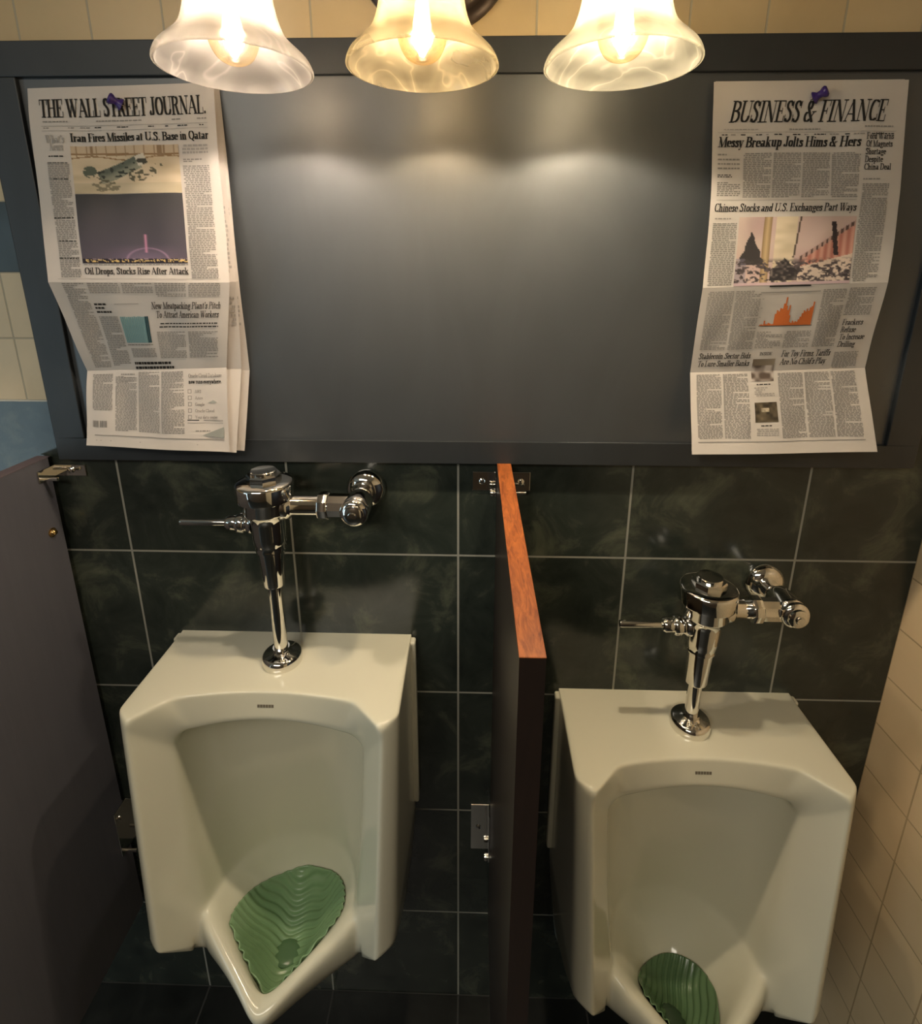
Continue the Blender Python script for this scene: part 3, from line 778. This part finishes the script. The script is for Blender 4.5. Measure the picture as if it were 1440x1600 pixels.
class Paper:
    def __init__(s, sheet):
        s.sh = sheet; s.bm = bmesh.new(); s.col = s.bm.verts.layers.float_color.new('print')
        nu, nv = 30, 72
        vs = [[s.bm.verts.new(sheet.pt(i/nu, j/nv)) for i in range(nu+1)] for j in range(nv+1)]
        for j in range(nv):
            for i in range(nu):
                f = s.bm.faces.new((vs[j][i], vs[j+1][i], vs[j+1][i+1], vs[j][i+1])); f.smooth = True
        for j in (36, 54):
            for i in range(nu): s.bm.edges.get((vs[j][i], vs[j][i+1])).smooth = False
    def poly(s, pts, mi, off=0.0008):
        f = s.bm.faces.new([s.bm.verts.new(s.sh.pt(u, v, off)) for u, v in pts]); f.material_index = mi
    def rect(s, u0, v0, u1, v1, mi, off=0.0007):
        nv_ = max(1, int((v1-v0)/0.02)); nu_ = max(1, int((u1-u0)/0.06))
        for j in range(nv_):
            for i in range(nu_):
                a0, a1 = u0+(u1-u0)*i/nu_, u0+(u1-u0)*(i+1)/nu_; b0, b1 = v0+(v1-v0)*j/nv_, v0+(v1-v0)*(j+1)/nv_
                s.poly([(a0, b0), (a0, b1), (a1, b1), (a1, b0)], mi, off)
    def text(s, tx, u0, u1, vb, hv, mi=1, slant=0.0, thick=0.17, thin=0.06, fit=True):
        """text from u0 (to u1), baseline at vb, cap height hv (in v)"""
        tot = sum(GL.get(c, GL[' '])[0] for c in tx)
        sc = (u1-u0)/tot if fit else min((u1-u0)/tot, hv*s.sh.H/s.sh.W*0.95)
        x = 0
        for c in tx:
            wd, ps = glyph_polys(c, thick, thin)
            for p in ps:
                s.poly([(u0+(x+a+slant*b*hv*s.sh.H/s.sh.W/sc)*sc, vb-b*hv) for a, b in p], mi, 0.0009)
            x += wd
    def column(s, u0, u1, v0, v1, mi=2, pitch=0.0043, seed=0, fill=0.60):
        rnd = random.Random(seed+int(u0*1000)+int(v0*7777))
        v = v0
        while v < v1-pitch*0.5:
            end = u1 if rnd.random() > 0.13 else u0+(u1-u0)*rnd.uniform(.35, .8)
            u = u0+(0.008 if rnd.random() < 0.1 else 0)
            while u < end-0.004:
                wl = min(rnd.uniform(0.008, 0.026), end-u)
                s.poly([(u, v), (u, v+pitch*fill), (u+wl, v+pitch*fill), (u+wl, v)], mi, 0.0007)
                u += wl+0.0045
            v += pitch
    def photo(s, u0, v0, u1, v1, fn, nx, ny):
        vs = []
        for j in range(ny+1):
            r = []
            for i in range(nx+1):
                a, b = i/nx, j/ny
                q = s.bm.verts.new(s.sh.pt(u0+(u1-u0)*a, v0+(v1-v0)*b, 0.0007))
                q[s.col] = (*lin(fn(a, b)), 1); r.append(q)
            vs.append(r)
        for j in range(ny):
            for i in range(nx):
                f = s.bm.faces.new((vs[j][i], vs[j+1][i], vs[j+1][i+1], vs[j][i+1])); f.material_index = 3; f.smooth = True
    def done(s, name, parent):
        return link(name, s.bm, PAPER_MATS, parent, recalc=False)
M_paper = mat('newsprint', (0.60, 0.555, 0.515), 0.75, 0, 0.2)
def flat(name, rgb): return mat(name, rgb, 0.8, 0, 0.15)
M_ink = flat('black_ink', (0.030, 0.028, 0.026))
M_grey = flat('grey_body_print', (0.30, 0.28, 0.26))
M_print = mat('printed_photo', (0.5, 0.5, 0.5), 0.7, 0, 0.2)
nt_ = M_print.node_tree; at_ = nd(nt_, 'ShaderNodeAttribute', attribute_name='print')
nt_.links.new(at_.outputs['Color'], nt_.nodes['Principled BSDF'].inputs['Base Color'])
M_teal = flat('teal_ink', (0.22, 0.37, 0.38)); M_teal_d = flat('dark_teal_ink', (0.035, 0.085, 0.10))
M_orange = flat('orange_ink', (0.60, 0.16, 0.045)); M_light = flat('pale_grey_print', (0.40, 0.375, 0.35)); M_fog = flat('fog_grey_print', (0.33, 0.34, 0.31))
PAPER_MATS = [M_paper, M_ink, M_grey, M_print, M_teal, M_teal_d, M_orange, M_light, M_fog]

def hsh(i, j, k=0):
    return (sin(i*12.9898+j*78.233+k*37.7)*43758.5453) % 1.0
def vn(x, y, k=0):
    i, j = math.floor(x), math.floor(y); f, g = x-i, y-j
    f, g = f*f*(3-2*f), g*g*(3-2*g)
    return (hsh(i, j, k)*(1-f)+hsh(i+1, j, k)*f)*(1-g)+(hsh(i, j+1, k)*(1-f)+hsh(i+1, j+1, k)*f)*g
def mx(a, b, t): return tuple(x+(y-x)*t for x, y in zip(a, b))
def ph_debris(a, b):
    c = mx((214, 198, 172), (190, 172, 142), vn(a*7, b*9)*0.8)
    if b < 0.18: c = (196, 176, 150)
    if abs(b-0.17-0.02*a) < 0.02 or abs(b-0.26+0.04*sin(a*9)) < 0.012: c = (146, 116, 84)
    if b < 0.22 and (abs(a-0.82) < 0.022 or abs(a-0.86) < 0.012 or abs(a-0.18) < 0.015 or (abs(((a*11) % 1)-0.5) < 0.06)): c = (150, 124, 96)
    # long grey tube lying at a slant
    ax, ay = a-0.44, (b-0.50)*0.45
    l = ax*0.93-ay*0.36; d = ax*0.36+ay*0.93
    if -0.22 < l < 0.20 and abs(d) < 0.062:
        c = mx((96, 102, 92), (150, 150, 132), 0.5+0.5*sin(d*38)+0.25*(vn(a*30, b*18)-0.5))
        if vn(a*26, b*22, 3) > 0.72: c = (62, 66, 60)
    if 0.18 < l < 0.27 and abs(d+0.01) < 0.05: c = (208, 202, 188) if vn(a*22, b*20, 2) > 0.4 else (74, 72, 64)
    if (a-0.15)**2+((b-0.54)*0.5)**2 < 0.004 and vn(a*30, b*30) > 0.3: c = (92, 98, 86)
    for cx, cy, r in ((0.60, 0.62, .09), (0.72, 0.55, .06), (0.80, 0.44, .04), (0.24, 0.80, .09), (0.35, 0.84, .06)):
        if (a-cx)**2+((b-cy)*0.6)**2 < r*r and vn(a*34, b*26, 5) > 0.52: c = (98, 94, 78)
    if b > 0.78: c = mx(c, (176, 166, 140), 0.45)
    return c
def ph_night(a, b):
    c = mx((70, 69, 70), (88, 82, 94), b)
    c = mx(c, (132, 112, 138), max(0, (b-0.72)/0.24)*math.exp(-((a-0.58)/0.30)**2)*0.8)
    g = math.exp(-((a-0.605-0.01*(1-b))/0.013)**2)
    if 0.58 < b < 0.84: c = mx(c, (206, 138, 168), g*0.9)
    e = abs(sqrt(((a-0.62)/0.20)**2+((b-0.95)/0.17)**2)-1)
    if b < 0.94 and e < 0.09: c = mx(c, (178, 140, 172), 0.65*(1-e/0.09))
    if b > 0.925:
        c = (44, 40, 48)
        q = hsh(int(a*90), int(b*80))
        if q > 0.62: c = (226, 196, 128) if b > 0.945 else (150, 130, 140)
        if b > 0.975: c = (52, 46, 54)
    return c
def ph_street(a, b):
    c = mx((206, 186, 176), (190, 162, 160), vn(a*5, b*5))
    if 0.22 < a < 0.29: c = mx((196, 170, 132), (128, 104, 76), abs(a-0.255)*22)
    if 0.32 < a < 0.50: c = mx((222, 206, 182), (204, 188, 160), vn(a*9, b*14))
    if abs(a-(0.52-0.05*b)) < 0.008 and b < 0.6: c = (96, 84, 76)
    if a > 0.54:
        top = 0.62-(a-0.54)*1.15
        if b > top: c = mx((206, 158, 142), (178, 116, 104), 0.5+0.5*sin((a-0.54)*95))
        if abs(b-top) < 0.035: c = (92, 74, 70) if sin(a*150) > 0 else (180, 150, 142)
        if abs(a-(0.80+0.10*b)) < 0.022 and 0.08 < b < 0.58: c = (62, 54, 56)
        if b > 0.62-(a-0.54)*0.4+0.12: c = (214, 196, 182)
    if a < 0.24 and b > 0.22 and abs(a-0.13+0.02*(vn(b*14, 3)-0.5)) < (b-0.2)*0.24 and b < 0.70: c = (70, 66, 66)
    if b > 0.60:
        q = 0.6*vn(a*30, b*26, 4)+0.4*vn(a*70, b*60, 6)
        k = 0.42+0.10*min(1, abs(a-0.42)*5)
        t_ = max(0.0, min(1.0, (q-k+0.05)/0.10))*min(1, (b-0.60)/0.08)
        c = mx(c, mx((64, 58, 60), (104, 94, 96), vn(a*50, b*40, 9)), t_)
        if abs(a-0.42) < 0.12 and b > 0.60+abs(a-0.42)*1.7 and b < 0.93: c = mx((60, 56, 58), (150, 138, 132), max(0, vn(a*44, b*34, 2)-0.45)*1.6)
        if a < 0.10 and q < 0.5: c = mx(c, (132, 126, 146), .5)
    if b > 0.955: c = (196, 172, 178)
    return c
def ph_small(k):
    def f(a, b):
        q = vn(a*7, b*6, k)
        if k == 1: return mx((94, 82, 74), (196, 186, 180), max(0, min(1, (vn(a*4, b*4, 8)-0.35)*2.4))) if b > 0.3 else mx((110, 98, 84), (150, 138, 122), a)
        c = mx((54, 48, 40), (120, 108, 88), q)
        if 0.28 < a < 0.62 and 0.3 < b < 0.5: c = mx((150, 138, 118), (206, 194, 172), vn(a*16, b*16))
        return c
    return f

GRP = 'newspapers pinned to the chalkboard'
# --- left paper
rowsL = [(0.0, (-0.626, -0.021, 0.7620), (-0.3500, -0.024, 0.7670)), (0.50, (-0.6130, -0.068, 0.4890), (-0.3420, -0.060, 0.4890)),
         (0.75, (-0.6170, -0.019, 0.3445), (-0.3750, -0.034, 0.3540)), (1.0, (-0.6130, -0.058, 0.2265), (-0.3740, -0.060, 0.2180))]
tl = thing('newspaper', 'newspaper front page with night-sky photo, pinned at the left end of the chalkboard', 'newspaper', (-0.48, -0.012, 0.215), GRP)
def back_sheet(rows, seed, parent):
    sh = Sheet(rows, 0.0015, seed); p = Paper(sh)
    for v0, v1 in ((0.30, 0.48), (0.54, 0.62)): p.column(0.955, 0.985, v0, v1, 7, 0.012, seed)
    p.done('back_sheet', parent)
back_sheet([(0.0, (-0.620, -0.0165, 0.7600), (-0.3480, -0.0175, 0.7640)), (0.50, (-0.606, -0.046, 0.4895), (-0.3385, -0.045, 0.4895)),
            (0.75, (-0.606, -0.0165, 0.3465), (-0.3550, -0.022, 0.3500)), (1.0, (-0.606, -0.040, 0.2245), (-0.3660, -0.050, 0.2145))], 5, tl)
back_sheet([(0.0, (-0.614, -0.0135, 0.7560), (-0.3470, -0.0140, 0.7610)), (0.50, (-0.600, -0.034, 0.4900), (-0.3400, -0.033, 0.4900)),
            (0.75, (-0.600, -0.0145, 0.3480), (-0.3450, -0.0165, 0.3465)), (1.0, (-0.600, -0.030, 0.2240), (-0.3590, -0.036, 0.2125))], 9, tl)
p = Paper(Sheet(rowsL, 0.0024, 1.0))
p.text('THE WALL STREET JOURNAL.', 0.06, 0.955, 0.0745, 0.0435, thick=0.20, thin=0.055)
for u0, u1 in ((0.07, 0.20), (0.35, 0.60), (0.76, 0.81), (0.90, 0.955)): p.column(u0, u1, 0.0845, 0.0915, 2, 0.007, 3, 0.45)
p.rect(0.06, 0.0965, 0.955, 0.0977, 7); p.rect(0.06, 0.1085, 0.955, 0.1095, 7)
for u0, u1 in ((0.07, 0.10), (0.20, 0.235), (0.26, 0.31), (0.33, 0.38), (0.46, 0.52), (0.63, 0.66), (0.72, 0.77), (0.79, 0.85), (0.91, 0.955)): p.column(u0, u1, 0.1005, 0.106, 1 if u0 > .3 else 2, 0.006, 4, 0.4)
p.text('Iran Fires Missiles at U.S. Base in Qatar', 0.205, 0.955, 0.1365, 0.0205, thick=0.20)
p.text("What's", 0.075, 0.175, 0.1395, 0.0195, 7); p.text('News', 0.095, 0.165, 0.1585, 0.0195, 7)
p.column(0.085, 0.165, 0.172, 0.178, 1, 0.006, 3, 0.5)
p.column(0.075, 0.185, 0.189, 0.489, 2, 0.0046, 2)
for v in (0.189, 0.230, 0.33, 0.39, 0.435): p.column(0.075, 0.180, v, v+0.008, 1, 0.008, 2, 0.35)
p.photo(0.200, 0.1480, 0.785, 0.2690, ph_debris, 110, 56)
p.photo(0.200, 0.2700, 0.785, 0.450, ph_night, 110, 80)
p.column(0.205, 0.785, 0.452, 0.458, 2, 0.006, 6, 0.4)
p.text('Oil Drops, Stocks Rise After Attack', 0.205, 0.785, 0.4785, 0.0175, 1, thick=0.15)
p.column(0.805, 0.945, 0.149, 0.175, 7, 0.0085, 8); p.column(0.805, 0.905, 0.184, 0.194, 2, 0.005, 8)
p.column(0.800, 0.945, 0.201, 0.489, 2, 0.0046, 9)
p.rect(0.055, 0.4905, 0.955, 0.4915, 7)
for k in range(4): p.column(0.205+k*0.19, 0.205+k*0.19+0.175, 0.502, 0.540 if k > 1 else 0.530, 2, 0.0047, 20+k)
p.column(0.07, 0.185, 0.502, 0.742, 2, 0.0048, 31)
for v, u1 in ((0.556, 0.275), (0.566, 0.26), (0.577, 0.30)): p.column(0.205, u1, v, v+0.007, 1, 0.007, 33, 0.7)
p.rect(0.33, 0.557, 0.47, 0.5585, 2)
p.column(0.205, 0.33, 0.592, 0.735, 2, 0.0052, 36)
for k in range(15):
    u = 0.345+k*0.0115
    p.rect(u, 0.592+0.002*hsh(k, 3), u+0.0098, 0.668, 5 if k > 12 else 4)
p.column(0.345, 0.52, 0.672, 0.680, 2, 0.006, 37)
p.text("New Meatpacking Plant's Pitch", 0.545, 0.955, 0.572, 0.0185, 1, 0.12, thick=0.13)
p.text('To Attract American Workers', 0.565, 0.945, 0.597, 0.0185, 1, 0.12, thick=0.13)
p.column(0.575, 0.945, 0.612, 0.627, 1, 0.0095, 40, 0.35)
for k in range(2): p.column(0.555+k*0.20, 0.735+k*0.21, 0.637, 0.715, 2, 0.0047, 44+k)
p.column(0.36, 0.53, 0.685, 0.715, 2, 0.0047, 47)
for v, u0, u1 in ((0.726, 0.36, 0.62), (0.740, 0.36, 0.64)): p.column(u0, u1, v, v+0.0105, 1, 0.0105, 48, 0.75)
for k in range(3): p.column(0.205+k*0.17, 0.205+k*0.17+0.155, 0.770 if k == 0 else 0.757, 0.950, 2, 0.0047, 50+k)
for v in (0.762, 0.773, 0.784): p.column(0.245, 0.345, v, v+0.006, 2, 0.006, 53, 0.7)
p.column(0.045, 0.185, 0.762, 0.88, 2, 0.0048, 60)
for k in range(16):
    if k != 7: p.rect(0.045+k*0.0068, 0.915, 0.045+k*0.0068+(0.0048 if k % 3 else 0.003), 0.937, 2)
p.text('Oracle Cloud Database', 0.735, 0.965, 0.777, 0.012, 2, thick=0.13, thin=0.06); p.text('now runs everywhere.', 0.735, 0.965, 0.795, 0.012, 1, thick=0.17, thin=0.08)
for k, (tx, uw) in enumerate((('AWS', 0.045), ('Azure', 0.055), ('Google', 0.065), ('Oracle Cloud', 0.13), ('Your data center', 0.15))):
    v = 0.818+k*0.0195
    for (a, b, c, d) in ((0.725, v-0.005, 0.750, v-0.0035), (0.725, v+0.0055, 0.750, v+0.007), (0.725, v-0.005, 0.7285, v+0.007), (0.7465, v-0.005, 0.750, v+0.007)): p.rect(a, b, c, d, 2)
    p.text(tx, 0.775, 0.775+uw, v+0.0055, 0.009, 2, thick=0.13, thin=0.07)
p.rect(0.72, 0.905, 0.80, 0.9075, 1); p.rect(0.83, 0.905, 0.965, 0.9075, 2); p.rect(0.72, 0.914, 0.965, 0.9155, 2)
p.poly([(0.82, 0.952), (0.97, 0.958), (0.97, 0.925)], 8)
p.poly([(0.86, 0.8535), (0.93, 0.8535), (0.90, 0.846)], 8)
p.column(0.775, 0.87, 0.937, 0.943, 2, 0.006, 70, 0.6)
p.rect(0.06, 0.962, 0.97, 0.9650, 2)
for u in (0.07, 0.10, 0.17, 0.38, 0.78): p.rect(u, 0.979, u+0.008, 0.982, 7)
p.done('front_sheet', tl)

# --- right paper
rowsR = [(0.0, (0.361, -0.020, 0.7640), (0.629, -0.0215, 0.7645)), (0.27, (0.371, -0.030, 0.6180), (0.6435, -0.0285, 0.6180)),
         (0.50, (0.3645, -0.056, 0.4825), (0.6340, -0.054, 0.4910)), (0.75, (0.3720, -0.029, 0.3495), (0.6450, -0.028, 0.3585)),
         (1.0, (0.3690, -0.078, 0.2285), (0.6490, -0.082, 0.2375))]
tr_ = thing('newspaper', 'page with the orange bar chart, pinned at the right end of the chalkboard', 'newspaper', (0.50, -0.012, 0.22), GRP)
back_sheet([(v, (a[0]+0.004, max(-0.0145-(-a[1]-0.014)*0.80, a[1]+0.004), a[2]+0.002), (b[0]-0.003, max(-0.0145-(-b[1]-0.014)*0.80, b[1]+0.004), b[2]+0.002)) for v, a, b in rowsR], 3, tr_)
p = Paper(Sheet(rowsR, 0.0018, 2.3))
p.text('BUSINESS & FINANCE', 0.085, 0.885, 0.0965, 0.0500, 1, 0.20, thick=0.165, thin=0.05)
p.column(0.06, 0.24, 0.113, 0.119, 7, 0.006, 1, 0.4); p.column(0.40, 0.56, 0.113, 0.119, 2, 0.006, 2, 0.5); p.column(0.78, 0.935, 0.108, 0.114, 2, 0.006, 3, 0.5)
p.rect(0.03, 0.121, 0.95, 0.122, 7)
for u0, u1, k in ((0.05, 0.08, 1), (0.09, 0.13, 2), (0.15, 0.18, 1), (0.23, 0.26, 1), (0.28, 0.30, 2), (0.32, 0.36, 1), (0.42, 0.46, 1), (0.48, 0.50, 2), (0.53, 0.59, 1), (0.61, 0.66, 2), (0.68, 0.71, 1), (0.73, 0.79, 2), (0.82, 0.94, 1)): p.column(u0, u1, 0.126, 0.132, k, 0.006, 4, 0.4)
p.text('Messy Breakup Jolts Hims & Hers', 0.030, 0.765, 0.157, 0.0245, 1, 0.14, thick=0.20)
for k, s_ in enumerate(('Ford Warns', 'Of Magnets', 'Shortage', 'Despite', 'China Deal')):
    p.text(s_, 0.795, 0.795+(0.145, 0.14, 0.108, 0.095, 0.14)[k], 0.140+k*0.0187, 0.0150, 1, 0.0, thick=0.15)
p.column(0.795, 0.89, 0.236, 0.241, 2, 0.005, 5); p.column(0.795, 0.935, 0.249, 0.497, 2, 0.0045, 6)
for v in (0.174, 0.186, 0.197, 0.208): p.column(0.030, 0.150, v, v+0.0065, 2, 0.0065, 7, 0.6)
p.column(0.030, 0.11, 0.226, 0.234, 1, 0.0045, 8, 0.45); p.column(0.030, 0.155, 0.245, 0.283, 2, 0.0045, 9)
for k in range(4): p.column(0.170+k*0.153, 0.170+k*0.153+0.143, 0.172, 0.283, 2, 0.0045, 10+k)
p.rect(0.03, 0.2885, 0.77, 0.2895, 7)
p.text('Chinese Stocks and U.S. Exchanges Part Ways', 0.022, 0.775, 0.3165, 0.0190, 1, 0.10, thick=0.16)
p.column(0.03, 0.12, 0.332, 0.337, 2, 0.005, 15); p.column(0.022, 0.155, 0.344, 0.495, 2, 0.0045, 16)
p.photo(0.165, 0.330, 0.785, 0.4985, ph_street, 120, 84)
p.rect(0.36, 0.4995, 0.58, 0.5035, 1)
p.rect(0.32, 0.517, 0.64, 0.5195, 2)
for k in range(2): p.column(0.035+k*0.152, 0.035+k*0.152+0.14, 0.512, 0.680, 2, 0.0046, 18+k)
p.rect(0.34, 0.613, 0.63, 0.6145, 1)
hs_ = [.04, .05, .04, .18, .06, .05, .10, .08, .05, .05, .42, .55, .50, .62, .60, .78, 1.0, .70, .55, .72, .36, .12, .08, .16, .10, .14, .12, .20, .30, .42, .52, .48, .58, .50, .62, .66, .82]
for k, h in enumerate(hs_):
    u = 0.345+k*0.0075; p.rect(u, 0.6125-0.080*h, u+0.0076, 0.6125, 6)
for k in range(3): p.rect(0.335, 0.535+k*0.026, 0.345, 0.5365+k*0.026, 2)
for k in range(2): p.column(0.34+k*0.155, 0.34+k*0.155+0.14, 0.630, 0.680, 2, 0.0046, 22+k)
p.column(0.655, 0.785, 0.514, 0.680, 2, 0.0046, 25); p.column(0.80, 0.945, 0.512, 0.590, 2, 0.0046, 26)
for k, s_ in enumerate(('Frackers', 'Refuse', 'To Increase', 'Drilling')):
    p.text(s_, 0.805, 0.805+(0.115, 0.085, 0.145, 0.10)[k], 0.617+k*0.0215, 0.0165, 1, 0.12, thick=0.15)
p.column(0.80, 0.94, 0.697, 0.748, 2, 0.0046, 27)
p.text('Stablecoin Sector Bids', 0.035, 0.325, 0.7085, 0.0175, 1, 0.12, thick=0.15); p.text('To Lure Smaller Banks', 0.035, 0.325, 0.7320, 0.0175, 1, 0.12, thick=0.15)
p.text('INSIDE', 0.375, 0.445, 0.7005, 0.009, 1, thick=0.15, thin=0.06)
p.photo(0.345, 0.712, 0.470, 0.781, ph_small(1), 26, 26); p.photo(0.350, 0.845, 0.478, 0.905, ph_small(2), 26, 26)
p.text('For Toy Firms, Tariffs', 0.500, 0.775, 0.7065, 0.0185, 1, 0.12, thick=0.15); p.text("Are No Child's Play", 0.500, 0.760, 0.7310, 0.0185, 1, 0.12, thick=0.15)
for k in range(2): p.column(0.035+k*0.15, 0.035+k*0.15+0.138, 0.757, 0.955, 2, 0.0046, 33+k)
p.column(0.37, 0.45, 0.789, 0.794, 1, 0.005, 36); p.column(0.355, 0.47, 0.799, 0.832, 7, 0.006, 37)
p.column(0.38, 0.44, 0.914, 0.919, 1, 0.005, 38); p.column(0.355, 0.475, 0.924, 0.950, 7, 0.006, 39)
for k in range(3): p.column(0.495+k*0.152, 0.495+k*0.152+0.14, 0.757, 0.955, 2, 0.0046, 40+k)
p.rect(0.035, 0.962, 0.945, 0.9645, 2)
p.done('front_sheet', tr_)

# --- push pins
def pin(label, p, ax):
    t = thing('push_pin', label, 'push pin', p, 'push pins')
    bm = bmesh.new()
    lathe(bm, [(0.0, 0.020), (0.0060, 0.0195), (0.0078, 0.0175), (0.0070, 0.0145), (0.0048, 0.0115), (0.0048, 0.0075), (0.0078, 0.0045), (0.0088, 0.0028), (0.0080, 0.0018), (0.0, 0.0016)], p, ax, 24)
    link('grip', bm, M_pin, t, smooth=True, ang=60)
    bm = bmesh.new()
    lathe(bm, [(0.0006, -0.012), (0.0006, 0.003)], p, ax, 8)
    link('needle', bm, M_chrome, t)
pin('purple push pin through the masthead of the left newspaper', tuple(Sheet(rowsL, 0.0024, 1.0).pt(0.507, 0.050, 0.001)), (-0.75, -0.62, 0.45))
pin('purple push pin at the top of the right newspaper', tuple(Sheet(rowsR, 0.0018, 2.3).pt(0.510, 0.043, 0.001)), (0.70, -0.62, 0.42))
